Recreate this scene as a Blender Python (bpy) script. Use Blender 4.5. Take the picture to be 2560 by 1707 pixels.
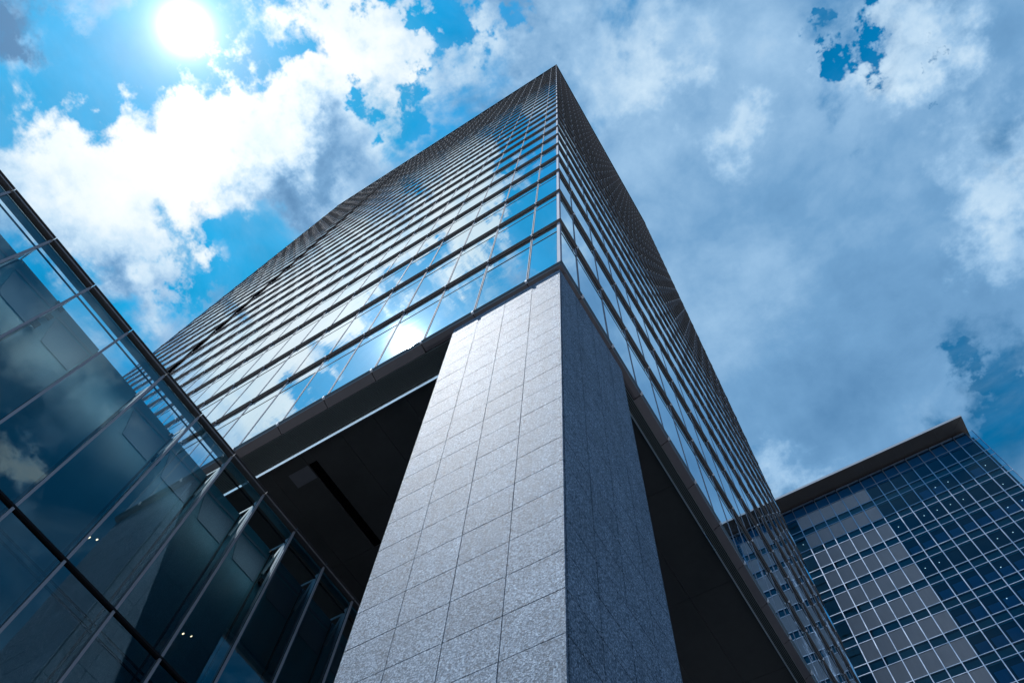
import bpy, math, random
from mathutils import Vector, Matrix
random.seed(7)
C = bpy.context.scene.collection
for o in list(bpy.data.objects): bpy.data.objects.remove(o)
G = 22.5                      # the tower's reference height above the plaza

# ---------------------------------------------------------------- camera
cd = bpy.data.cameras.new('camera'); cam = bpy.data.objects.new('camera', cd); C.objects.link(cam)
CAMP = Vector((2.610, -4.743, G - 20.9))
ROT = Matrix(((0.849864, 0.470185, 0.238026), (0.524351, -0.799671, -0.292546), (0.052791, 0.373433, -0.926154)))
cam.matrix_world = Matrix.Translation(CAMP) @ ROT.to_4x4()
cd.sensor_width = 36; cd.lens = 26.914; cd.clip_start = .1; cd.clip_end = 6000
bpy.context.scene.camera = cam

# ---------------------------------------------------------------- light and exposure
SUN = Vector((-0.352, -0.222, 0.909)).normalized()
sd = bpy.data.lights.new('sun', 'SUN'); sd.energy = 5.0; sd.angle = math.radians(.53); sd.color = (1, .985, .96)
so = bpy.data.objects.new('sun', sd); C.objects.link(so); so.rotation_euler = SUN.to_track_quat('Z', 'Y').to_euler()
sc = bpy.context.scene
sc.view_settings.view_transform = 'Standard'; sc.view_settings.look = 'None'
sc.view_settings.gamma = 1; sc.view_settings.use_curve_mapping = False
EXP = 1.35
sc.view_settings.exposure = EXP
sc.render.engine = 'CYCLES'
sc.cycles.max_bounces = 8; sc.cycles.transparent_max_bounces = 12; sc.cycles.glossy_bounces = 5
sc.cycles.sample_clamp_direct = 0; sc.cycles.sample_clamp_indirect = 6

# broken fair-weather cloud: where it closes (+) or opens (-), by direction: (x/z, y/z, radius, amount)
CLOUD_COVER = [(-0.415, -0.039, 0.305, 0.1),
 (0.139, 0.348, 0.46, 0.3),
 (0.06, 0.08, 0.134, 0.12),
 (0.191, 0.668, 0.27, 0.16),
 (-0.221, -0.145, 0.078, 0.22),
 (-0.18, -0.091, 0.057, 0.2),
 (-0.073, -0.025, 0.039, 0.2),
 (-0.15, -0.0, 0.048, 0.14),
 (-0.311, -0.099, 0.033, 0.08),
 (-0.527, -0.167, 0.11, 0.2),
 (-0.678, -0.185, 0.103, 0.2),
 (-0.443, -0.096, 0.086, 0.2),
 (-0.365, -0.009, 0.087, 0.2),
 (-0.256, -0.002, 0.061, 0.18),
 (-0.52, -0.041, 0.061, 0.16),
 (-0.688, -0.106, 0.082, 0.18),
 (-0.528, -0.352, 0.08, 0.2),
 (-0.468, -0.321, 0.047, 0.1),
 (-0.556, -0.316, 0.022, 0.08),
 (-0.696, -0.008, 0.072, 0.16),
 (-0.524, 0.02, 0.037, 0.1),
 (-0.601, -0.111, 0.146, 0.16),
 (-0.497, -0.2, 0.067, 0.14),
 (-0.394, -0.066, 0.091, 0.12),
 (-0.651, -0.262, 0.07, 0.12),
 (-0.402, -0.194, 0.03, 0.32),
 (-0.454, -0.235, 0.019, 0.1),
 (-0.351, -0.16, 0.019, 0.08),
 (-0.495, -0.26, 0.093, -0.34),
 (-0.382, -0.238, 0.079, -0.25),
 (-0.623, -0.289, 0.063, -0.2),
 (-0.552, -0.265, 0.05, -0.18),
 (-0.456, -0.187, 0.033, -0.2),
 (-0.377, -0.176, 0.043, -0.16),
 (-0.332, -0.196, 0.037, -0.12),
 (-0.374, -0.239, 0.058, -0.25),
 (-0.096, -0.077, 0.046, -0.62),
 (-0.15, -0.049, 0.032, -0.5),
 (-0.22, -0.043, 0.032, -0.52),
 (-0.285, -0.132, 0.032, -0.2),
 (-0.263, -0.106, 0.027, -0.22),
 (-0.32, -0.141, 0.027, -0.2),
 (-0.014, -0.034, 0.029, -0.5),
 (-0.038, -0.015, 0.015, -0.2),
 (-0.229, -0.07, 0.024, -0.2),
 (-0.364, -0.094, 0.02, -0.16),
 (-0.594, -0.079, 0.046, -0.26),
 (-0.573, -0.142, 0.03, -0.16),
 (-0.609, -0.03, 0.038, -0.2),
 (-0.612, 0.02, 0.038, -0.45),
 (-0.549, 0.031, 0.035, -0.45),
 (-0.597, -0.115, 0.03, -0.1),
 (-0.652, -0.269, 0.035, -0.15),
 (0.286, 0.199, 0.023, -0.56),
 (0.301, 0.152, 0.018, -0.42),
 (0.316, 0.148, 0.024, -0.4),
 (0.371, 0.237, 0.013, -0.3),
 (0.325, 0.324, 0.018, -0.62),
 (0.305, 0.738, 0.036, -0.6),
 (0.297, 0.797, 0.039, -0.55),
 (0.273, 0.681, 0.025, -0.3),
 (0.277, 0.873, 0.041, -0.3),
 (0.287, 0.791, 0.026, 0.2),
 (-0.156, -0.212, 0.065, -0.5),
 (-0.113, -0.163, 0.063, -0.5),
 (-0.117, -0.114, 0.056, -0.35),
 (-0.181, -0.197, 0.024, -0.25),
 (-0.217, -0.113, 0.116, 0.2),
 (-0.374, -0.082, 0.121, 0.2),
 (-0.575, -0.141, 0.173, 0.24),
 (-0.388, -0.205, 0.089, -0.28),
 (-0.239, -0.19, 0.042, 0.2),
 (-0.41, -0.162, 0.076, 0.2),
 (-0.334, -0.192, 0.031, -0.15),
 (-0.67, -0.217, 0.042, -0.15),
 (0.986, 0.205, 0.204, -0.45),
 (0.879, -0.037, 0.083, 0.2),
 (0.824, 0.162, 0.066, 0.25),
 (0.932, 0.1, 0.081, 0.2),
 (1.027, 0.089, 0.061, 0.4),
 (0.981, 0.304, 0.097, -0.2),
 (0.787, 0.14, 0.086, -0.2),
 (0.087, 0.353, 0.246, 0.3),
 (0.129, 0.563, 0.272, 0.3)]
CLOUD_TONE = [(-0.527, -0.167, 0.173, 0.34),
 (-0.248, -0.144, 0.115, 0.36),
 (-0.667, -0.171, 0.121, 0.26),
 (-0.083, -0.013, 0.078, 0.4),
 (-0.498, -0.049, 0.096, 0.3),
 (-0.705, 0.002, 0.059, 0.15),
 (-0.306, -0.02, 0.073, -0.5),
 (-0.375, -0.015, 0.064, -0.45),
 (-0.447, -0.018, 0.065, -0.42),
 (-0.561, -0.373, 0.054, -0.9),
 (-0.697, -0.016, 0.039, -0.35),
 (0.052, 0.04, 0.112, 0.32),
 (0.147, 0.14, 0.134, 0.12),
 (0.075, 0.107, 0.047, 0.15),
 (0.132, 0.233, 0.059, 0.28),
 (0.355, 0.21, 0.094, 0.42),
 (0.357, 0.274, 0.056, 0.2),
 (0.401, 0.44, 0.092, 0.42),
 (0.381, 0.533, 0.068, 0.3),
 (0.276, 0.231, 0.031, 0.15),
 (-0.027, 0.716, 0.077, 0.34),
 (0.085, 0.398, 0.071, 0.06),
 (0.189, 0.516, 0.181, -0.1),
 (0.125, 0.126, 0.062, -0.05),
 (0.281, 0.8, 0.04, 0.4),
 (-0.217, -0.113, 0.174, 0.55),
 (-0.388, -0.101, 0.215, 0.6),
 (-0.61, -0.144, 0.236, 0.5),
 (0.087, 0.353, 0.246, 0.1),
 (0.932, 0.1, 0.089, -0.5),
 (1.027, 0.089, 0.068, 0.8),
 (0.882, 0.002, 0.246, 0.35),
 (0.85, 0.191, 0.089, 0.5)]

class NT:
    """small helper for node trees"""
    def __init__(s, t): s.t = t; s.n = t.nodes; s.l = t.links
    def new(s, typ, **k):
        n = s.n.new(typ)
        for a, v in k.items(): setattr(n, a, v)
        return n
    def put(s, sock, v):
        if isinstance(v, bpy.types.NodeSocket): s.l.new(v, sock)
        elif v is not None: sock.default_value = v
    def math(s, op, a, b=None, c=None, clamp=False):
        n = s.new('ShaderNodeMath', operation=op, use_clamp=clamp)
        s.put(n.inputs[0], a)
        if b is not None: s.put(n.inputs[1], b)
        if c is not None: s.put(n.inputs[2], c)
        return n.outputs[0]
    def vec(s, op, a, b=None, scale=None):
        n = s.new('ShaderNodeVectorMath', operation=op); s.put(n.inputs[0], a)
        if b is not None: s.put(n.inputs[1], b)
        if scale is not None: s.put(n.inputs['Scale'], scale)
        return n.outputs['Value'] if op in ('DISTANCE', 'LENGTH', 'DOT_PRODUCT') else n.outputs[0]
    def noise(s, v, scale, detail=4, rough=.55, dist=0, out=0, lac=2.0):
        n = s.new('ShaderNodeTexNoise'); s.put(n.inputs['Vector'], v)
        n.inputs['Scale'].default_value = scale; n.inputs['Detail'].default_value = detail
        n.inputs['Roughness'].default_value = rough; n.inputs['Distortion'].default_value = dist
        n.inputs['Lacunarity'].default_value = lac
        return n.outputs[out]
    def map(s, v, a, b, c=0, d=1, smooth=True):
        n = s.new('ShaderNodeMapRange', interpolation_type='SMOOTHSTEP' if smooth else 'LINEAR')
        for i, x in enumerate((v, a, b, c, d)): s.put(n.inputs[i], x)
        return n.outputs[0]
    def mix(s, f, a, b, typ='MIX'):
        n = s.new('ShaderNodeMix', data_type='RGBA', blend_type=typ)
        s.put(n.inputs[0], f); s.put(n.inputs[6], a); s.put(n.inputs[7], b)
        return n.outputs[2]
    def ramp(s, f, stops):
        n = s.new('ShaderNodeValToRGB'); s.put(n.inputs[0], f); e = n.color_ramp.elements
        while len(e) < len(stops): e.new(.5)
        for i, (p, c) in enumerate(stops): e[i].position = p; e[i].color = (*c, 1)
        return n.outputs[0]

w = bpy.data.worlds.new('World'); sc.world = w; w.use_nodes = True
T = NT(w.node_tree); T.n.clear()
STR = .10
K = 1 / (STR * 2 ** EXP)            # turns a brightness as photographed into the sky's own units
gen = T.new('ShaderNodeTexCoord').outputs['Generated']
d = T.vec('NORMALIZE', gen)
sx = T.new('ShaderNodeSeparateXYZ'); T.put(sx.inputs[0], d)
zc = T.math('MAXIMUM', sx.outputs[2], .12)
cx = T.new('ShaderNodeCombineXYZ')
T.put(cx.inputs[0], T.math('DIVIDE', sx.outputs[0], zc)); T.put(cx.inputs[1], T.math('DIVIDE', sx.outputs[1], zc))
P = cx.outputs[0]
wob = T.vec('SCALE', T.vec('SUBTRACT', T.noise(P, 9, 5, .6, out=1), (.5, .5, .5)), scale=.30)
wob2 = T.vec('SCALE', T.vec('SUBTRACT', T.noise(P, 34, 4, .65, out=1), (.5, .5, .5)), scale=.08)
P2 = T.vec('ADD', T.vec('ADD', P, wob), wob2)
def field(tab, base):
    acc = base
    for (u, v, r, a) in tab:
        acc = T.math('ADD', acc, T.map(T.vec('DISTANCE', P2, (u, v, 0)), r * (1.5 if a < 0 else 1.25), r * .05 if a < 0 else r * .12, 0, a * (1.12 if a < 0 else 1)))
    return acc
n1 = T.noise(T.vec('ADD', P, (3.1, 1.7, .4)), 5.2, 12, .56, .25, lac=2.1)
cov = field(CLOUD_COVER, T.math('MULTIPLY_ADD', n1, 2.5, -1.22))
alpha = T.map(cov, -.16, .28)
n2 = T.noise(T.vec('ADD', P, (8.2, 5.5, 2.0)), 4.0, 9, .55, .3)
n3 = T.noise(T.vec('ADD', P, (1.2, 9.5, 4.0)), 14.0, 8, .62, .2)
dt = T.vec('DOT_PRODUCT', d, tuple(SUN))
dtp = T.math('MAXIMUM', dt, 0)
tone = field(CLOUD_TONE, T.math('MULTIPLY_ADD', n2, .9, -.12))
tone = T.math('MULTIPLY_ADD', T.math('SUBTRACT', n3, .5), T.math('MULTIPLY_ADD', T.math('POWER', dtp, 10), .75, .30), tone)
tone = T.math('ADD', tone, T.math('MULTIPLY', T.math('POWER', dtp, 40), .12))
cloud = T.ramp(T.math('MULTIPLY', tone, .625), [(0, (.085, .225, .43)), (.19, (.165, .355, .60)), (.34, (.32, .53, .77)), (.52, (.58, .76, .92)), (.74, (.84, .93, .98)), (1, (1, 1, 1))])
cloud = T.vec('SCALE', cloud, scale=K * 1.03)
sky = T.new('ShaderNodeTexSky', sky_type='NISHITA'); sky.sun_disc = False
sky.sun_elevation = math.asin(SUN.z); sky.sun_rotation = math.atan2(SUN.x, SUN.y)
sky.dust_density = .2; sky.ozone_density = 4.0; sky.air_density = 1.0
blue = T.vec('MULTIPLY', sky.outputs[0], (.004, .64, .78))
blue = T.vec('MINIMUM', blue, tuple(K * c for c in (.10, .40, .80)))
blue = T.vec('SCALE', blue, scale=T.map(T.noise(P, 7, 6, .6), .3, .7, .80, 1.12, False))
blue = T.vec('SCALE', blue, scale=T.map(dt, .55, .98, .62, 1.0, False))
veil = T.map(T.noise(T.vec('ADD', P, (5.0, 2.2, 7.0)), 3.4, 8, .6, .6), .40, .78, .0, .34)
blue = T.mix(veil, blue, T.vec('SCALE', (.42, .62, .84), scale=K))
col = T.mix(alpha, blue, cloud)
low = T.map(sx.outputs[2], .30, .02, 0, .85)                     # pale air near the horizon, brighter under the sun
tow = T.math('MULTIPLY_ADD', T.math('MAXIMUM', T.vec('DOT_PRODUCT', d, (-.85, -.53, 0)), 0), 1.3, .25)
col = T.mix(low, col, T.vec('SCALE', (.70, .84, .95), scale=T.math('MULTIPLY', tow, K)))
lp = lambda N, amp: T.math('MULTIPLY', T.math('POWER', dtp, N), amp * K)
for N, amp, cc in ((5600, 3, (1, 1, 1)), (1500, .6, (1, 1, 1)), (300, .34, (.9, .97, 1)), (60, .14, (.75, .9, 1))):
    col = T.vec('ADD', col, T.vec('SCALE', cc, scale=lp(N, amp)))
bg = T.new('ShaderNodeBackground'); T.put(bg.inputs[0], col); bg.inputs[1].default_value = STR
out = T.new('ShaderNodeOutputWorld'); T.l.new(bg.outputs[0], out.inputs[0])
w.cycles.sampling_method = 'MANUAL'; w.cycles.sample_map_resolution = 1024

# ---------------------------------------------------------------- mesh and naming helpers
class MB:
    """collects boxes, quads and prisms; build() links them as ONE mesh object"""
    def __init__(s): s.v = []; s.f = []; s.m = []
    def poly(s, pts, m=0):
        n = len(s.v); s.v += [tuple(p) for p in pts]; s.f.append(tuple(range(n, n + len(pts)))); s.m.append(m)
    def box(s, x0, x1, y0, y1, z0, z1, m=0, skip=''):
        x0, x1 = min(x0, x1), max(x0, x1); y0, y1 = min(y0, y1), max(y0, y1); z0, z1 = min(z0, z1), max(z0, z1)
        n = len(s.v)
        s.v += [(x0, y0, z0), (x1, y0, z0), (x1, y1, z0), (x0, y1, z0), (x0, y0, z1), (x1, y0, z1), (x1, y1, z1), (x0, y1, z1)]
        for f in ((3, 2, 1, 0), (4, 5, 6, 7), (0, 1, 5, 4), (1, 2, 6, 5), (2, 3, 7, 6), (3, 0, 4, 7)):
            s.f.append(tuple(n + i for i in f)); s.m.append(m)
    def bar(s, a, b, r, m=0, sides=4, roll=math.pi / 4):
        a, b = Vector(a), Vector(b); d = (b - a).normalized()
        u = d.orthogonal().normalized() if abs(d.z) > .99 else d.cross(Vector((0, 0, 1))).normalized()
        w_ = d.cross(u); n = len(s.v)
        for p in (a, b):
            for i in range(sides):
                t = roll + 2 * math.pi * i / sides
                s.v.append(tuple(p + (u * math.cos(t) + w_ * math.sin(t)) * r))
        for i in range(sides):
            j = (i + 1) % sides; s.f.append((n + i, n + j, n + sides + j, n + sides + i)); s.m.append(m)
        s.f.append(tuple(n + i for i in reversed(range(sides)))); s.m.append(m)
        s.f.append(tuple(n + sides + i for i in range(sides))); s.m.append(m)
    def disc(s, c, r, h, m=0, ax='x', sides=12):
        c = Vector(c); d = {'x': Vector((1, 0, 0)), 'y': Vector((0, 1, 0)), 'z': Vector((0, 0, 1))}[ax] * h / 2
        s.bar(c - d, c + d, r, m, sides)
    def build(s, name, mats, parent=None, bevel=0):
        me = bpy.data.meshes.new(name); me.from_pydata(s.v, [], s.f)
        for m in (mats if isinstance(mats, (list, tuple)) else [mats]): me.materials.append(m)
        me.polygons.foreach_set('material_index', s.m); me.update()
        o = bpy.data.objects.new(name, me); C.objects.link(o)
        if parent:
            o.parent = parent
            o.matrix_parent_inverse = PINV[parent.name] if parent.name in PINV else Matrix()
        if bevel:
            b = o.modifiers.new('bevel', 'BEVEL'); b.width = bevel; b.segments = 1; b.limit_method = 'ANGLE'
        return o
PINV = {}
def thing(name, label, cat, loc):
    o = bpy.data.objects.new(name, None); C.objects.link(o); o.location = loc
    o['label'] = label; o['category'] = cat; o.empty_display_size = 2
    PINV[o.name] = Matrix.Translation(loc).inverted()
    return o
def screen(p):
    """rough size test used only to choose which repeats show largest"""
    q = ROT.transposed() @ (Vector(p) - CAMP)
    if q.z > -.1: return None
    return (1913.9 * q.x / -q.z, 1913.9 * q.y / -q.z)
def area(pts):
    q = [screen(p) for p in pts]
    if any(a is None for a in q): return 0
    cx_, cy_ = sum(a[0] for a in q) / len(q), sum(a[1] for a in q) / len(q)
    if abs(cx_) > 1280 or abs(cy_) > 853: return 0
    return abs(sum(q[i][0] * q[(i + 1) % len(q)][1] - q[(i + 1) % len(q)][0] * q[i][1] for i in range(len(q)))) / 2

# ---------------------------------------------------------------- materials
def material(name):
    m = bpy.data.materials.new(name); m.use_nodes = True
    t = NT(m.node_tree); t.b = t.n['Principled BSDF']; t.o = t.n['Material Output']
    t.p = t.new('ShaderNodeTexCoord').outputs['Object']
    t.w = t.new('ShaderNodeNewGeometry').outputs['Position']
    return m, t
def bump(t, h, strength, dist):
    n = t.new('ShaderNodeBump'); t.put(n.inputs['Height'], h)
    n.inputs['Strength'].default_value = strength; n.inputs['Distance'].default_value = dist
    return n.outputs[0]
def paint(name, col, rough=.5, metal=0, var=.12, scale=.7, spec=.5, streak=True):
    """coated metal or render: colour drifts a little from place to place, dirt runs down it, faint surface unevenness"""
    m, t = material(name)
    a = t.noise(t.w, scale, 6, .6)
    st = t.noise(t.vec('MULTIPLY', t.w, (3.0, 3.0, .25)), 1.5, 5, .6)
    f = t.math('ADD', t.math('MULTIPLY', a, .6), t.math('MULTIPLY', st, .4))
    k = t.map(f, .3, .7, 1 - var, 1 + var, False)
    t.put(t.b.inputs['Base Color'], t.vec('SCALE', col, scale=k))
    t.put(t.b.inputs['Roughness'], t.map(a, .3, .7, rough - .06, rough + .08, False))
    t.b.inputs['Metallic'].default_value = metal; t.b.inputs['Specular IOR Level'].default_value = spec
    t.put(t.b.inputs['Normal'], bump(t, t.noise(t.w, 2.2, 3, .5), .12, .02))
    return m
def coated_glass(name, dark, tint, ior, rough=.008, wave=.003):
    """opaque-looking office glazing: dark room behind, coated mirror surface in front"""
    m, t = material(name)
    t.n.remove(t.b)
    nz = t.math('ADD', t.noise(t.w, .55, 2, .5), t.math('MULTIPLY', t.noise(t.w, 2.3, 2, .5), .25))
    nrm = bump(t, nz, 1.0, wave)
    df = t.new('ShaderNodeBsdfDiffuse'); df.inputs[0].default_value = (*dark, 1)
    gl = t.new('ShaderNodeBsdfGlossy'); gl.inputs['Roughness'].default_value = rough
    gr = t.noise(t.vec('MULTIPLY', t.w, (1, 1, .3)), 1.1, 6, .6)
    t.put(gl.inputs[0], t.vec('SCALE', tint, scale=t.map(gr, .3, .75, .93, 1.0, False)))
    fr = t.new('ShaderNodeFresnel'); fr.inputs[0].default_value = 1.5
    t.put(gl.inputs['Normal'], nrm); t.put(fr.inputs[1], nrm)
    mx = t.new('ShaderNodeMixShader'); t.put(mx.inputs[0], t.map(fr.outputs[0], 0, 1, ior, 1, False))   # mirror coating: 'ior' is its head-on reflectance
    t.l.new(df.outputs[0], mx.inputs[1]); t.l.new(gl.outputs[0], mx.inputs[2]); t.l.new(mx.outputs[0], t.o.inputs[0])
    return m
def clear_glass(name, through, tint, ior, rough=.004, wave=.0012):
    m, t = material(name); t.n.remove(t.b)
    nrm = bump(t, t.noise(t.w, .7, 2, .5), 1.0, wave)
    tr = t.new('ShaderNodeBsdfTransparent'); tr.inputs[0].default_value = (*through, 1)
    gl = t.new('ShaderNodeBsdfGlossy'); gl.inputs[0].default_value = (*tint, 1); gl.inputs['Roughness'].default_value = rough
    fr = t.new('ShaderNodeFresnel'); fr.inputs[0].default_value = ior
    t.put(gl.inputs['Normal'], nrm); t.put(fr.inputs[1], nrm)
    mx = t.new('ShaderNodeMixShader'); t.put(mx.inputs[0], fr.outputs[0])
    t.l.new(tr.outputs[0], mx.inputs[1]); t.l.new(gl.outputs[0], mx.inputs[2]); t.l.new(mx.outputs[0], t.o.inputs[0])
    return m
def granite(name):
    m, t = material(name)
    fine = t.noise(t.w, 95, 3, .7); mid = t.noise(t.w, 30, 4, .65); big = t.noise(t.w, 1.3, 4, .6)
    v = t.new('ShaderNodeTexVoronoi', feature='F1'); t.put(v.inputs['Vector'], t.w); v.inputs['Scale'].default_value = 55
    cell = t.new('ShaderNodeSeparateColor'); t.put(cell.inputs[0], v.outputs['Color'])
    f = t.math('ADD', t.math('MULTIPLY', cell.outputs[0], .45), t.math('MULTIPLY', t.map(fine, .3, .7, 0, 1, False), .35))
    f = t.math('ADD', f, t.math('MULTIPLY', t.map(mid, .3, .7, 0, 1, False), .20))
    c = t.ramp(f, [(.12, (.009, .019, .032)), (.34, (.049, .084, .132)), (.60, (.120, .184, .275)), (.85, (.30, .41, .55)), (1, (.64, .78, .93))])
    slab = t.new('ShaderNodeTexWhiteNoise', noise_dimensions='3D')
    t.put(slab.inputs[0], t.vec('FLOOR', t.vec('DIVIDE', t.vec('ADD', t.w, (3.37, -.11, -.244)), (.81, .82, .675))))
    run = t.noise(t.vec('MULTIPLY', t.w, (5, 5, .22)), 1.2, 6, .65)
    k = t.math('ADD', t.map(big, .3, .7, .9, 1.08, False), t.map(slab.outputs[0], 0, 1, -.05, .05, False))
    k = t.math('ADD', k, t.map(run, .35, .75, .05, -.16, False))
    t.put(t.b.inputs['Base Color'], t.vec('SCALE', c, scale=k))
    t.put(t.b.inputs['Roughness'], t.map(fine, .3, .7, .50, .80, False))
    t.b.inputs['Specular IOR Level'].default_value = .035
    h = t.math('ADD', t.math('MULTIPLY', t.noise(t.vec('MULTIPLY', t.w, (1, 1, 1.6)), 42, 4, .65), 1.0), t.math('MULTIPLY', fine, .35))
    t.put(t.b.inputs['Normal'], bump(t, h, 1.0, .015))
    return m

M = {}
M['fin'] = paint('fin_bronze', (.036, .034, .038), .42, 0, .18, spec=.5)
M['finu'] = paint('fin_underside_shade', (.010, .010, .012), .5)  # darker copy of the fin bronze: shade under the fin put into the colour
M['fin_edge'] = paint('fin_edge', (.22, .21, .22), .35, .3)
M['clip'] = paint('clip_silver', (.50, .57, .66), .8, 0, spec=.03)
M['alu'] = paint('aluminium_blue', (.17, .215, .28), .8, 0, .10, spec=.03)
M['post'] = paint('corner_post_blue', (.20, .26, .35), .8, .0, .10, spec=.03)
M['dark'] = paint('joint_black', (.010, .011, .014), .9, spec=.02)
M['glassL'] = coated_glass('tower_glass', (.004, .012, .02), (.79, .92, 1.0), .78)
M['glassR'] = M['glassL']
M['core'] = paint('core_dark', (.02, .02, .022), .8)
M['granite'] = granite('granite_flamed')
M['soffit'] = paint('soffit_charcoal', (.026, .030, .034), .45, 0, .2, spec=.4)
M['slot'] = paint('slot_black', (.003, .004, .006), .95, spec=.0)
M['fascia'] = paint('fascia_mauve_grey', (.080, .078, .092), .42, 0, .10)
M['louv'] = paint('louvre_dark', (.075, .10, .11), .5)
M['trimw'] = paint('trim_polished', (.95, .97, 1.0), .12, 1.0, .03)
M['trimd'] = paint('trim_dimmed', (.42, .48, .55), .3, .9, .05)  # darker copy of the polished trim: its dimmer reflection put into the colour
M['trimg'] = paint('trim_grey', (.085, .09, .105), .45)

# ---------------------------------------------------------------- ground
gm, t = material('plaza_paving')
br = t.new('ShaderNodeTexBrick'); t.put(br.inputs['Vector'], t.vec('SCALE', t.w, scale=1.0))
for k_, v_ in (('Scale', 1.0), ('Mortar Size', .012), ('Brick Width', 1.2), ('Row Height', .6)): br.inputs[k_].default_value = v_
br.inputs['Color1'].default_value = (.12, .12, .13, 1); br.inputs['Color2'].default_value = (.16, .16, .16, 1); br.inputs['Mortar'].default_value = (.06, .06, .06, 1)
t.put(t.b.inputs['Base Color'], t.mix(t.noise(t.w, .6, 6, .6), br.outputs[0], (.14, .14, .15, 1)))
t.b.inputs['Roughness'].default_value = .75
g = MB(); g.poly([(-3000, -3000, 0), (3000, -3000, 0), (3000, 3000, 0), (-3000, 3000, 0)])
o = g.build('ground', gm); o['kind'] = 'structure'

# ---------------------------------------------------------------- the office tower
tower = thing('office_tower', 'tall glass office tower with bronze fins standing on a square granite pier', 'office tower', (-16, 17, 0))
XL, YR = -50.2, 34.25
aL, wL, aR, wR = 1.074, 1.658, 1.108, 1.612
GY = .095                                   # depth of the glass behind the fin edge
lev = [-1.867, 3.0, 7.913] + [4.2 * n for n in range(3, 30)]
TOP = 127.8
bL = [aL + wL * k for k in range(30)]; bR = [aR + wR * k for k in range(21)]
b = MB(); b.box(XL + .1, -.45, .45, YR - .1, G - 1.7, G + TOP - 2); b.build('building_core', M['core'], tower)

def sweep(mb, prof, z, mats):
    """prof: (depth, dz) outline; runs along the left face, mitred at the corner, and along the right face"""
    n = len(mb.v)
    for dp, dz in prof: mb.v += [(XL, dp, z + dz), (-dp, dp, z + dz), (-dp, YR, z + dz)]
    k = len(prof)
    for i in range(k):
        j = (i + 1) % k
        for s_ in (0, 1):
            mb.f.append((n + 3 * i + s_, n + 3 * j + s_, n + 3 * j + s_ + 1, n + 3 * i + s_ + 1)); mb.m.append(mats[i])
    mb.f.append(tuple(n + 3 * i for i in range(k))); mb.m.append(mats[0])
    mb.f.append(tuple(n + 3 * i + 2 for i in reversed(range(k)))); mb.m.append(mats[0])
for n, z in enumerate(lev):
    z += G; b = MB()
    if n == 0:
        # deep bottom fascia: upper lip, thin light line, wide sloping panels with open joints
        sweep(b, [(0, 0), (.05, -.125), (.30, -.125), (.30, 0)], z, [0, 3, 0, 0])
        sweep(b, [(.046, -.125), (.052, -.142), (.10, -.142), (.10, -.125)], z, [1, 3, 3, 3])
        xs = [.13] + bL + [-XL]; ys = [.13] + bR + [YR]
        for side, us in (('L', xs), ('R', ys)):
            for i in range(len(us) - 1):
                p0, p1 = us[i] + (.012 if i else -.06), us[i + 1] - .012
                over = p0 < 3.3
                pr = [(.056, -.143), (.20 if over else .285, -.19 if over else -.24), (.295, -.19 if over else -.245), (.295, -.143)]
                m_ = len(b.v)
                for u in (p0, p1):
                    for dp, dz in pr: b.v.append((-u, dp, z + dz) if side == 'L' else (-dp, u, z + dz))
                for q in range(4):
                    r_ = (q + 1) % 4; b.f.append((m_ + q, m_ + r_, m_ + 4 + r_, m_ + 4 + q)); b.m.append(2)
                b.f.append((m_, m_ + 1, m_ + 2, m_ + 3)); b.m.append(2); b.f.append((m_ + 7, m_ + 6, m_ + 5, m_ + 4)); b.m.append(2)
        b.build('fascia', [M['fin'], M['fin_edge'], M['fascia'], M['dark']], tower)
        continue
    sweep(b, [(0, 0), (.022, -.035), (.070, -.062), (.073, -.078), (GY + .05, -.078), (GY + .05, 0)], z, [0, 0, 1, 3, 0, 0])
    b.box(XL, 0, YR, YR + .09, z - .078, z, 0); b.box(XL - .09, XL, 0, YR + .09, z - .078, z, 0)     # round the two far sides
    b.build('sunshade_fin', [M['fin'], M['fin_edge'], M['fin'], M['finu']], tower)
b = MB()
b.box(XL, .02, -.02, .10, G + TOP - .28, G + TOP, 0); b.box(-.10, .02, .10, YR, G + TOP - .28, G + TOP, 0)
b.build('parapet_rail', M['dark'], tower)
# corner post, two faces
b = MB(); b.box(-.185, -.088, .088, .185, G - 1.8, G + TOP - .3, 0); b.box(-.195, -.184, .092, .14, G - 1.8, G + TOP - .3, 1)
b.box(-.14, -.092, .184, .195, G - 1.8, G + TOP - .3, 1)
b.build('corner_post', [M['post'], M['dark']], tower)

# windows: one per bay and storey; each has its mullion pair and transom, and a pane
STRIP = 18
cells = []
for n in range(len(lev)):
    z0 = lev[n] + G; z1 = (lev[n + 1] - .075 if n + 1 < len(lev) else TOP - .28) + G
    eL = [.17] + bL + [-XL]
    for i in range(len(eL) - 1): cells.append(('L', n, i, eL[i], eL[i + 1], z0, z1))
    eR = [.17] + bR + [YR]
    for i in range(len(eR) - 1): cells.append(('R', n, i, eR[i], eR[i + 1], z0, z1))
def put(side, a, b_, c0, c1):
    """a,b along the face, c0,c1 depth from the face: returns x0,x1,y0,y1"""
    return (-b_, -a, c0, c1) if side == 'L' else (-c1, -c0, a, b_)
def win_frame(mb, cell, m0=0):
    side, n, i, a, b_, z0, z1 = cell
    s = .03 if side == 'L' else .0
    last = (side == 'L' and i == 30) or (side == 'R' and i == 21)
    c = b_ + s
    if not last:
        for u0, u1, d0 in ((-.036, -.013, GY - .012), (.013, .036, GY - .012)):
            mb.box(*put(side, c + u0, c + u1, d0, GY + .01), z0, z1, m0)
        mb.box(*put(side, c - .013, c + .013, GY - .006, GY + .008), z0, z1, m0 + 1)
    if n < len(lev) - 1:
        zt = z1 - 1.02
        mb.box(*put(side, a + .03, b_ - .03, GY - .010, GY + .02), zt - .022, zt + .022, m0 + 1)
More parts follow.
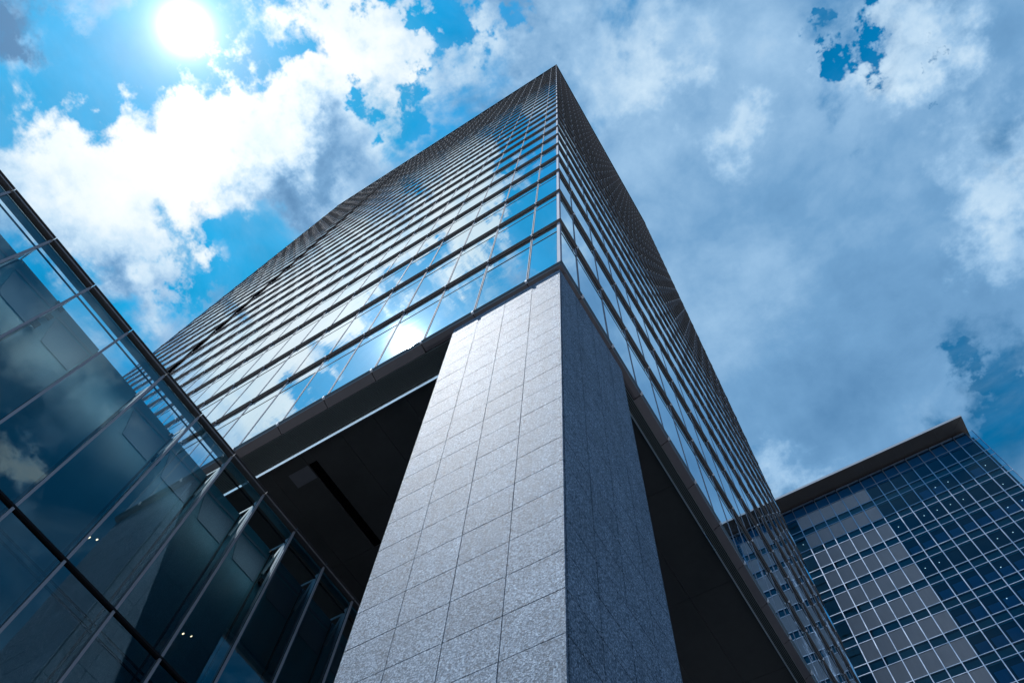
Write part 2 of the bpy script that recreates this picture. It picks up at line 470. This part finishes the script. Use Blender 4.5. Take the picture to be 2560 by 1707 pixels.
def win_pane(mb, cell, m0=0):
    side, n, i, a, b_, z0, z1 = cell
    rr = random.Random(hash((side == 'L', n, i)))
    e = [rr.uniform(-.003, .003) for _ in range(4)]
    zt = z1 - 1.02
    for (za, zb) in ((z0, zt), (zt, z1)):
        if side == 'L':
            mb.poly([(-b_, GY + e[0], za), (-a, GY + e[1], za), (-a, GY + e[2], zb), (-b_, GY + e[3], zb)], m0)
        else:
            mb.poly([(-GY + e[0], a, za), (-GY + e[1], b_, za), (-GY + e[2], b_, zb), (-GY + e[3], a, zb)], m0)
def cell_pts(c):
    side, n, i, a, b_, z0, z1 = c
    return [(-a, 0, z0), (-b_, 0, z0), (-b_, 0, z1), (-a, 0, z1)] if side == 'L' else [(0, a, z0), (0, b_, z0), (0, b_, z1), (0, a, z1)]
glazed = [c for c in cells if not (c[0] == 'L' and c[2] == STRIP + 1 and c[1] < 28)]
dark_strip = [c for c in cells if c not in glazed]
glazed.sort(key=lambda c: -area(cell_pts(c)))
for c in glazed[:100]:
    f = MB(); win_frame(f, c); fo = f.build('window', [M['alu'], M['dark']], tower)
    p = MB(); win_pane(p, c); po = p.build('glass_pane', M['glassL'], fo); po.matrix_parent_inverse = fo.matrix_world.inverted() if False else Matrix()
f = MB()
for c in glazed[100:]: win_frame(f, c, 0); win_pane(f, c, 2)
o = f.build('window', [M['alu'], M['dark'], M['glassL']], tower); o['kind'] = 'stuff'
# the dark vertical recess of vents in one bay
f = MB()
for c in dark_strip:
    side, n, i, a, b_, z0, z1 = c
    f.box(-b_, -a, .30, .34, z0, z1, 0)
    for j in range(9):
        zz = z0 + (z1 - z0) * (j + .5) / 9; f.box(-b_ + .03, -a - .03, .16, .30, zz - .02, zz + .02, 0)
    for xx in (a, b_): f.box(-xx - .03, -xx + .03, .09, .30, z0, z1, 0)
f.build('vent_shaft', M['slot'], tower)
# glazing of the two far sides
b = MB()
for i in range(30):
    x0, x1 = XL + i * 50.2 / 30 + .03, XL + (i + 1) * 50.2 / 30 - .03
    b.poly([(x0, YR - .02, G - 1.8), (x1, YR - .02, G - 1.8), (x1, YR - .02, G + TOP - .3), (x0, YR - .02, G + TOP - .3)], 0)
for i in range(21):
    y0, y1 = i * YR / 21 + .03, (i + 1) * YR / 21 - .03
    b.poly([(XL + .02, y0, G - 1.8), (XL + .02, y1, G - 1.8), (XL + .02, y1, G + TOP - .3), (XL + .02, y0, G + TOP - .3)], 0)
b.build('rear_glazing', M['glassL'], tower)
b = MB(); b.box(XL + .2, -.3, .3, YR - .2, G + TOP - 2.2, G + TOP - 2.0); b.build('roof', M['core'], tower)
# white clips that join the fins at every bay line
clips = []
for n, z in enumerate(lev):
    for x in bL: clips.append(('L', n, x, z + G))
    for y in bR: clips.append(('R', n, y, z + G))
for x in bL: clips.append(('L', 99, x, G + TOP))
def clip_mesh(mb, c):
    side, n, u, z = c
    mb.box(*put(side, u - .028, u + .028, -.012, .05), z - (.20 if n == 99 else .125 if n == 0 else .058), z + .010)
    if n != 99: mb.box(*put(side, u - .022, u + .022, .05, .09), z - (.14 if n == 0 else .10), z - .06, 1)
clips.sort(key=lambda c: -area([(p[0], p[1], p[2]) for p in ([(-c[2], 0, c[3]), (-c[2] - .1, 0, c[3]), (-c[2], 0, c[3] + .2)] if c[0] == 'L' else [(0, c[2], c[3]), (0, c[2] + .1, c[3]), (0, c[2], c[3] + .2)])]))
for c in clips[:100]:
    q = MB(); clip_mesh(q, c); q.build('fin_clip', [M['clip'], M['dark']], tower)
q = MB()
for c in clips[100:]: clip_mesh(q, c)
o = q.build('fin_clip', [M['clip'], M['dark']], tower); o['kind'] = 'stuff'

# underside
ZS = G - 2.12
def louvres(mb, x0, x1, y0, y1, along):
    n = int(((y1 - y0) if along == 'x' else (x1 - x0)) / .041)
    for i in range(n):
        if along == 'x':
            a = y0 + (y1 - y0) * (i + .3) / n; mb.box(x0, x1, a, a + .020, ZS - .015, ZS + .05)
        else:
            a = x0 + (x1 - x0) * (i + .3) / n; mb.box(a, a + .020, y0, y1, ZS - .015, ZS + .05)
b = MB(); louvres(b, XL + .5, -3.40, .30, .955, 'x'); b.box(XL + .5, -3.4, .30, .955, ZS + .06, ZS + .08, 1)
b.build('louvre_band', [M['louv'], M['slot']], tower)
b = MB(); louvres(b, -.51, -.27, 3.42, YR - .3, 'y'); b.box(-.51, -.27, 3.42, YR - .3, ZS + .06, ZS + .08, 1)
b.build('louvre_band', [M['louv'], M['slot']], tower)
b = MB(); v0 = [(.958, -.13), (1.0, -.20), (1.006, -.20), (1.006, .05), (.958, .05)]
for i in range(5):
    p, q = v0[i], v0[(i + 1) % 5]; b.poly([(XL + .5, p[0], ZS + p[1]), (-3.385, p[0], ZS + p[1]), (-3.385, q[0], ZS + q[1]), (XL + .5, q[0], ZS + q[1])])
b.build('light_trim', M['trimw'], tower)
b = MB(); v0 = [(.520, -.08), (.532, -.10), (.545, -.10), (.545, .05), (.520, .05)]
for i in range(5):
    p, q = v0[i], v0[(i + 1) % 5]; b.poly([(-p[0], 3.42, ZS + p[1]), (-q[0], 3.42, ZS + q[1]), (-q[0], YR - .5, ZS + q[1]), (-p[0], YR - .5, ZS + p[1])])
b.build('light_trim', M['trimd'], tower)
b = MB()
x = -3.385
while x > XL:
    x2 = max(x - 6.25, XL); b.box(x2 + .012, x - .012, 1.015, 1.10, ZS - .03, ZS + .06); x = x2
b.build('edge_channel', M['trimg'], tower)
b = MB()
# ceiling panels with fine open joints, leaving the dark slot
sx0, sx1, sy0, sy1 = -9.28, -8.98, 1.47, 4.75
x = -.56
def ceil(x0, x1, y0, y1):
    if x1 - x0 < .01 or y1 - y0 < .01: return
    n = max(1, round((x1 - x0) / 1.2)); m_ = max(1, round((y1 - y0) / 3.6)); R5 = random.Random(5)
    for i in range(n):
        for j in range(m_):
            e = R5.uniform(-.002, .002)
            b.box(x0 + (x1 - x0) * i / n + .005, x0 + (x1 - x0) * (i + 1) / n - .005, y0 + (y1 - y0) * j / m_ + .005, y0 + (y1 - y0) * (j + 1) / m_ - .005, ZS - .02 + e, ZS + .03)
ceil(XL + .6, sx0, 1.105, YR - .5); ceil(sx1, -3.38, 1.105, YR - .5); ceil(sx0, sx1, 1.105, sy0); ceil(sx0, sx1, sy1, YR - .5)
ceil(-3.38, -.558, 3.42, YR - .5)
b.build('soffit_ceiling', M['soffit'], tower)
b = MB(); b.box(XL + .6, -.56, 1.2, YR - .6, ZS + .35, ZS + .4)
for i in range(1, 6): b.box(sx0, sx1, sy0 + i * .55, sy0 + i * .55 + .02, ZS + .1, ZS + .3)
b.build('ceiling_slot', M['slot'], tower)
mp = paint('soffit_sun_patch', (.075, .085, .105), .4, 0, .15)  # pale quad: a reflected sun patch painted onto the soffit
b = MB(); b.poly([(-10.01, 1.473, ZS - .026), (-9.30, 1.468, ZS - .026), (-9.295, 1.928, ZS - .026), (-10.015, 1.94, ZS - .026)][::-1])
b.box(-10.01, -9.30, 1.47, 1.93, ZS - .032, ZS - .024)
b.build('painted_sun_patch', mp, tower)

# granite pier: every slab its own block with a dark open joint
def pier(x0, y0, nm=tower):
    b = MB(); x1, y1 = x0 + 3.24, y0 + 3.28
    b.box(x0 + .03, x1 - .03, y0 + .03, y1 - .03, 0, ZS + .05, 1)
    j = .006; R_ = random.Random(3)
    rows = int((ZS + .02) / .675) + 1
    off = (G - 2.681) % .675
    zs = [0] + [off + .675 * i for i in range(rows + 1) if 0.1 < off + .675 * i < ZS] + [ZS + .02]
    for r in range(len(zs) - 1):
        for c in range(4):
            for face in range(4):
                j = .011 if face == 1 else .006
                e = R_.uniform(-.0012, .0012); z0, z1 = zs[r] + j, zs[r + 1] - j
                u0, u1 = c / 4, (c + 1) / 4
                if face in (0, 2):
                    xa, xb = x0 + 3.24 * u0 + j, x0 + 3.24 * u1 - j
                    if face == 0: b.box(xa, xb, y0 + e, y0 + .034, z0, z1)
                    else: b.box(xa, xb, y1 - .034, y1 + e, z0, z1)
                else:
                    ya, yb = y0 + 3.28 * u0 + (j if c else .058), y0 + 3.28 * u1 - (j if c < 3 else .058)
                    if face == 1: b.box(x1 - .034, x1 + e, ya, yb, z0, z1)
                    else: b.box(x0 + e, x0 + .034, ya, yb, z0, z1)
    b.build('granite_pier', [M['granite'], M['slot']], nm)
pier(-3.37, .13)
# the rest of what carries it, set far back under the soffit
lob = coated_glass('lobby_glass', (.003, .005, .006), (.6, .75, .8), .08)
b = MB(); b.box(-46, -16, 9, 31, 0, ZS + .02); b.build('lobby', lob, tower)

# ---------------------------------------------------------------- the glass pavilion on the left
PX = -7.90                                 # plane of its glass
ZR = G - 6.42                              # top of its rail
pav = thing('glass_pavilion', 'low glass walled pavilion with a clear glazed parapet left of the tower', 'pavilion', (-14, -4, 0))
W0, WS = -7.83, 1.137
M['clear'] = clear_glass('clear_glass', (.74, .88, .93), (.70, .93, 1.0), 2.1)
M['panel'] = paint('back_panel_teal', (.012, .085, .125), .35, 0, .2)
M['blind_lit_patch'] = paint('blind_lit_patch_paint', (.045, .075, .11), .7, 0, .08)  # opaque; the lighter tone stands in for light coming through the blinds
M['pmull'] = paint('pavilion_mullion', (.20, .205, .24), .35, .2, .10)
M['rail'] = paint('pavilion_rail', (.045, .042, .045), .35, .2)
M['white'] = paint('bracket_white', (.14, .18, .21), .5)
PY0, PY1 = W0 - 10 * WS, W0 + 18 * WS
ys = [W0 + WS * i for i in range(-10, 19)]
ZG = G - 6.97                              # roof edge behind the glass
# body and roof
b = MB(); b.box(-24, PX - .46, PY0, PY1, 0, ZG - .02); b.build('roof_deck', M['core'], pav)
TRZ = G - 11.37
for i in range(len(ys) - 1):
    y0, y1 = ys[i], ys[i + 1]
    b = MB(); b.box(PX - .46, PX - .42, y0 + .028, y1 - .028, 0, ZG)
    o = b.build('back_panel', M['panel'], pav)
    # lit patches of backlit blinds, put into shape and lighter colour, with head strip
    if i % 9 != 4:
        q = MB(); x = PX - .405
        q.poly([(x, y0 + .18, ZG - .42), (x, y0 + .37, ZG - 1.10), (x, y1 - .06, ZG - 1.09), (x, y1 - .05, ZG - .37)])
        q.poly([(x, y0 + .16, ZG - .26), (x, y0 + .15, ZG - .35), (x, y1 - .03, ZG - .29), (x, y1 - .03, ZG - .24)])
        r_ = q.build('blind_lit_patch', M['blind_lit_patch'], o); sol = r_.modifiers.new('thickness', 'SOLIDIFY'); sol.thickness = .006; r_.matrix_parent_inverse = Matrix()
for i in range(len(ys) - 1):
    y0, y1 = ys[i], ys[i + 1]
    for z0, z1 in ((0, TRZ - .03), (TRZ + .03, ZR - .16)):
        rr = random.Random(i * 7 + int(z0)); e = [rr.uniform(-.0012, .0012) for _ in range(4)]
        b = MB(); b.poly([(PX + e[0], y0 + .012, z0), (PX + e[1], y1 - .012, z0), (PX + e[2], y1 - .012, z1), (PX + e[3], y0 + .012, z1)])
        b.build('glass_panel', M['clear'], pav)
for i, y in enumerate(ys):
    b = MB(); b.box(PX + .012, PX + .045, y - .024, y + .024, 0, ZR - .10, 0)
    b.box(PX - .03, PX + .012, y - .012, y + .012, 0, ZR - .16, 1)
    b.box(PX - .12, PX - .03, y - .018, y + .018, 0, ZR - .30, 0)
    b.build('mullion', [M['pmull'], M['dark']], pav)
    # bracket arms holding the glazed parapet from the roof behind
    b = MB()
    b.box(PX - 1.35, PX - .10, y - .010, y + .010, ZR - .48, ZR - .41)
    v0 = len(b.v)
    for yy in (y - .014, y + .014):
        b.v += [(PX - .10, yy, ZR - .50), (PX - .17, yy, ZR - .50), (PX - .40, yy, ZR - 1.30), (PX - .32, yy, ZR - 1.36)]
    b.f += [(v0, v0 + 3, v0 + 2, v0 + 1), (v0 + 4, v0 + 5, v0 + 6, v0 + 7)] + [(v0 + q, v0 + (q + 1) % 4, v0 + 4 + (q + 1) % 4, v0 + 4 + q) for q in range(4)]; b.m += [0] * 6
    b.build('bracket', M['white'], pav)
    if i % 3 == 0:
        b = MB()
        for (dy, dz, s_) in ((.06, -.75, .05), (-.07, -.70, .035), (.07, -1.15, .06), (.06, -1.55, .07)):
            b.box(PX - .36, PX - .30, y + dy - s_, y + dy + s_, ZR + dz - s_, ZR + dz + s_)
        b.build('clamp_plate', M['dark'], pav)
for i in range(len(ys) - 1):
    y0, y1 = ys[i], ys[i + 1]
    b = MB(); b.box(PX - .05, PX + .075, y0 + .008, y1 - .008, ZR - .105, ZR - .02, 0)
    b.box(PX - .03, PX + .10, y0 + .008, y1 - .008, ZR - .02, ZR, 0)
    b.box(PX + .075, PX + .083, y0 + .008, y1 - .008, ZR - .085, ZR - .062, 1)
    b.build('top_rail', [M['rail'], M['fin_edge']], pav)
b = MB(); b.box(PX - .20, PX - .05, PY0, PY1, ZR - .17, ZR - .11); b.build('head_channel', M['panel'], pav)
b = MB(); b.box(PX - .10, PX - .075, PY0, PY1, ZR - .455, ZR - .425); b.build('tie_rod', M['dark'], pav)
b = MB(); b.box(PX - .05, PX + .05, PY0, PY1, TRZ - .022, TRZ + .022)
for dz in (.17, .30): b.box(PX - .30, PX - .27, PY0, PY1, TRZ - dz - .015, TRZ - dz + .015)
b.build('transom', M['dark'], pav)
lampm, t = material('warm_lamp'); t.b.inputs['Emission Color'].default_value = (1, .78, .5, 1); t.b.inputs['Emission Strength'].default_value = 1.0
for (y, z, r_) in ((-2.067, -10.53, .022), (-1.936, -10.44, .012), (.352, -10.48, .013), (.516, -10.39, .009)):
    b = MB(); b.disc((PX - .2, y, G + z), r_, .03, 0, 'x'); b.build('downlight', lampm, pav)

# ---------------------------------------------------------------- the gridded office block on the right
KF = 1.1
def bx_(x): return 2.61 + (x - 2.61) * KF
def bz_(z): return G - 20.9 + (z + 20.9) * KF
FY = -4.743 + 64.743 * KF
blk = thing('office_block', 'gridded glass office block with grey louvre bays and an overhanging roof', 'office block', (bx_(8), FY + 12, 0))
cols = [bx_(-.42 + 1.4947 * i) for i in range(-8, 16)]        # column lines; index 8 is the first louvre bay
XE = bx_(22.77)
FH = 3.55 * KF
zt0 = bz_(61.83); WH = 2.45 * KF
ztop = bz_(63.83)
nfl = int((zt0 - 4) / FH)
M['bmull'] = paint('block_mullion', (.36, .43, .54), .36, .97, .08)
M['bclear'] = clear_glass('block_glass', (.50, .74, .84), (.40, .80, 1.0), 1.55, .006, .001)
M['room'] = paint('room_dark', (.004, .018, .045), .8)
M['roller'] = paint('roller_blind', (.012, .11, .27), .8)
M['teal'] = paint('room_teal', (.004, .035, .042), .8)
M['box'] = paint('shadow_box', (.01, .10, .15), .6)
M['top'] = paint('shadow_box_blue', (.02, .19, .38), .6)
M['louvb'] = paint('louvre_grey', (.175, .21, .26), .45, .9, .10)
M['roofm'] = paint('roof_soffit', (.030, .029, .031), .45, 0, .2)
M['lampw'] = material('white_lamp')[0]; M['lampw'].node_tree.nodes['Principled BSDF'].inputs['Emission Color'].default_value = (.8, .92, 1, 1); M['lampw'].node_tree.nodes['Principled BSDF'].inputs['Emission Strength'].default_value = .55
b = MB(); b.box(cols[0] + .1, cols[-1], FY + .62, FY + 24, 0, ztop - .2); b.build('building_core', M['room'], blk)
zf = []                                    # (z0, z1, kind) bands from the top down
zf.append((zt0, ztop - .12, 'top'))
for j in range(nfl):
    zf.append((zt0 - FH * j - WH, zt0 - FH * j, 'win'))
    zf.append((zt0 - FH * (j + 1), zt0 - FH * j - WH, 'span'))
R2 = random.Random(11)
bcells = []
for bi, (z0, z1, kind) in enumerate(zf):
    for i in range(len(cols) - 1):
        x0, x1 = cols[i], cols[i + 1]
        k_ = kind
        if kind == 'win':
            k_ = 'louvre' if 8 <= i <= 13 else ('dark' if i == 7 else 'win')
            if i < 7: k_ = 'louvre'
        bcells.append((bi, i, x0, x1, z0, z1, k_))
def cell_geo(mb, c, ms):
    bi, i, x0, x1, z0, z1, k_ = c
    j = (bi + 1) // 2
    a0, a1 = x0 + .04, x1 - .04
    if k_ == 'louvre':
        n = 22
        for q in range(n):
            zz = z0 + .04 + (z1 - z0 - .08) * (q + .5) / n
            v0 = len(mb.v); hh = (z1 - z0) / n * .36
            mb.v += [(a0, FY + .088, zz - hh), (a1, FY + .088, zz - hh), (a1, FY + .05, zz + hh), (a0, FY + .05, zz + hh)]
            mb.f.append((v0, v0 + 1, v0 + 2, v0 + 3)); mb.m.append(ms['louvb'])
        mb.poly([(a0, FY + .125, z0), (a1, FY + .125, z0), (a1, FY + .125, z1), (a0, FY + .125, z1)], ms['room'])
    elif k_ in ('span', 'top'):
        m_ = ms['box'] if k_ == 'span' else ms['top']
        dd = .34
        mb.poly([(a0, FY + dd, z0), (a1, FY + dd, z0), (a1, FY + dd, z1), (a0, FY + dd, z1)], m_)
        mb.poly([(a0, FY + .04, z1 - .02), (a1, FY + .04, z1 - .02), (a1, FY + dd, z1 - .02), (a0, FY + dd, z1 - .02)], ms['room'])
    else:
        dd = .45
        mb.poly([(a0, FY + dd, z0), (a1, FY + dd, z0), (a1, FY + dd, z1), (a0, FY + dd, z1)], ms['teal' if k_ == 'dark' else 'room'])
        drop = 0
        if k_ == 'win' and (j >= 4 or (j == 2 and i in (17, 18, 21))): drop = R2.choice([.55, .6, .62, .7])
        if k_ == 'win' and j == 5 : drop = 0
        if drop:
            mb.poly([(a0 + .32, FY + .30, z0 + .02), (a1, FY + .30, z0 + .02), (a1, FY + .30, z0 + (z1 - z0) * drop), (a0 + .32, FY + .30, z0 + (z1 - z0) * drop)], ms['roller'])
def glass_geo(mb, c, m_=0):
    bi, i, x0, x1, z0, z1, k_ = c
    if k_ == 'louvre': return
    rr = random.Random(bi * 91 + i); e = [rr.uniform(-.0015, .0015) for _ in range(4)]
    mb.poly([(x0 + .035, FY + .03 + e[0], z0), (x1 - .035, FY + .03 + e[1], z0), (x1 - .035, FY + .03 + e[2], z1), (x0 + .035, FY + .03 + e[3], z1)], m_)
MS = {'louvb': 0, 'room': 1, 'box': 2, 'top': 3, 'roller': 4, 'teal': 6}
ML = [M['louvb'], M['room'], M['box'], M['top'], M['roller'], M['bclear'], M['teal']]
def vis(c):
    x0, x1, z0, z1 = c[2:6]
    sight = 2.61 - 2.61 * (FY + 4.743) / (YR + 4.743)
    if x1 < sight: return 0
    return area([(x0, FY, z0), (x1, FY, z0), (x1, FY, z1), (x0, FY, z1)])
for name, kinds in (('window', ('win', 'dark')), ('louvre_panel', ('louvre',)), ('spandrel', ('span', 'top'))):
    L_ = sorted([c for c in bcells if c[6] in kinds], key=lambda c: -vis(c))
    for c in L_[:100]:
        f = MB(); cell_geo(f, c, MS); fo = f.build(name, ML, blk)
        if c[6] != 'louvre':
            p = MB(); glass_geo(p, c); po = p.build('glass_pane', M['bclear'], fo)
    f = MB()
    for c in L_[100:]: cell_geo(f, c, MS); glass_geo(f, c, 5)
    o = f.build(name, ML, blk); o['kind'] = 'stuff'
b = MB()
for i, x in enumerate(cols + [XE]):
    b = MB(); w_ = .05 if x != XE else .03
    b.box(x - w_, x + w_, FY - .06, FY + .10, 0, ztop - .10); b.build('mullion', M['bmull'], blk)
zl = sorted({round(z, 3) for c in zf for z in c[:2]})
for z in zl:
    if z > ztop - .3: continue
    b = MB(); b.box(cols[0], XE, FY - .035, FY + .04, z - .040, z + .040); b.build('transom', M['bmull'], blk)
b = MB()
for i in range(0, len(cols) - 1, 2):
    b.box(cols[i] + .05, min(cols[min(i + 2, len(cols) - 1)], cols[-1]) - .12, FY - .10, FY + .05, ztop - .12, ztop + .05)
b.build('head_rail', M['bmull'], blk)
# end bay: clear glass running past the corner, return wall set back
b = MB(); b.poly([(cols[-1] + .05, FY + .02, 0), (XE, FY + .02, 0), (XE, FY + .02, ztop - .2), (cols[-1] + .05, FY + .02, ztop - .2)])
b.build('end_screen', M['bclear'], blk)
b = MB(); b.box(cols[-1] + .01, cols[-1] + .42, FY + .35, FY + 24, 0, ztop - 1.1); b.build('return_wall', M['roofm'], blk)
# overhanging roof: soffit panels with open joints, mitred corner, thin edge
ZS2 = bz_(64.15)
b = MB(); x = cols[0]; k = 0
SX = 24.42; SY = 64.18
b.box(cols[0] - 1, SX, SY, FY + 24, ZS2 + .03, ZS2 + .35, 0)
xs = []
x = 22.9
while x > cols[0]: xs.append(x); x -= 1.13
prev = xs[0]
for x in xs[1:]:
    b.box(x + .012, prev - .012, SY + .02, FY + .06, ZS2, ZS2 + .03, 0); prev = x
b.poly([(22.912, SY + .02, ZS2), (24.38, SY + .02, ZS2), (22.912, SY + 1.45, ZS2)][::-1], 0)
b.poly([(24.40, SY + .04, ZS2), (24.40, FY + .06, ZS2), (22.912, FY + .06, ZS2), (22.912, SY + 1.48, ZS2)][::-1], 0)
b.box(22.912, 24.40, SY + .02, FY + .06, ZS2 + .01, ZS2 + .03, 1)
b.box(cols[0] - 1, SX + .03, SY - .03, SY, ZS2 - .01, ZS2 + .36, 2)
b.box(SX, SX + .03, SY, FY + 24, ZS2 - .01, ZS2 + .36, 2)
b.build('roof', [M['roofm'], M['dark'], M['alu']], blk)
# ceiling lamps seen through the glass
lamps = []
for (j, i, fx, fz) in ((1, 22, .35, .62), (1, 19, .45, .6), (1, 18, .45, .6), (2, 22, .3, .5), (2, 16, .5, .62), (2, 17, .5, .62), (2, 18, .5, .62), (2, 19, .45, .6),
                       (2, 14, .5, .6), (3, 21, .4, .55), (3, 22, .45, .6), (4, 14, .4, .6), (4, 15, .4, .6), (4, 20, .5, .6), (4, 19, .45, .6), (6, 17, .45, .55), (5, 18, .4, .6), (1, 7, .6, .6)):
    x0, x1 = cols[i], cols[i + 1]; z0 = zt0 - FH * j - WH
    b = MB(); b.disc((x0 + (x1 - x0) * fx, FY + .25, z0 + WH * fz), .055, .02, 0, 'y', 10); b.build('ceiling_lamp', M['lampw'], blk)
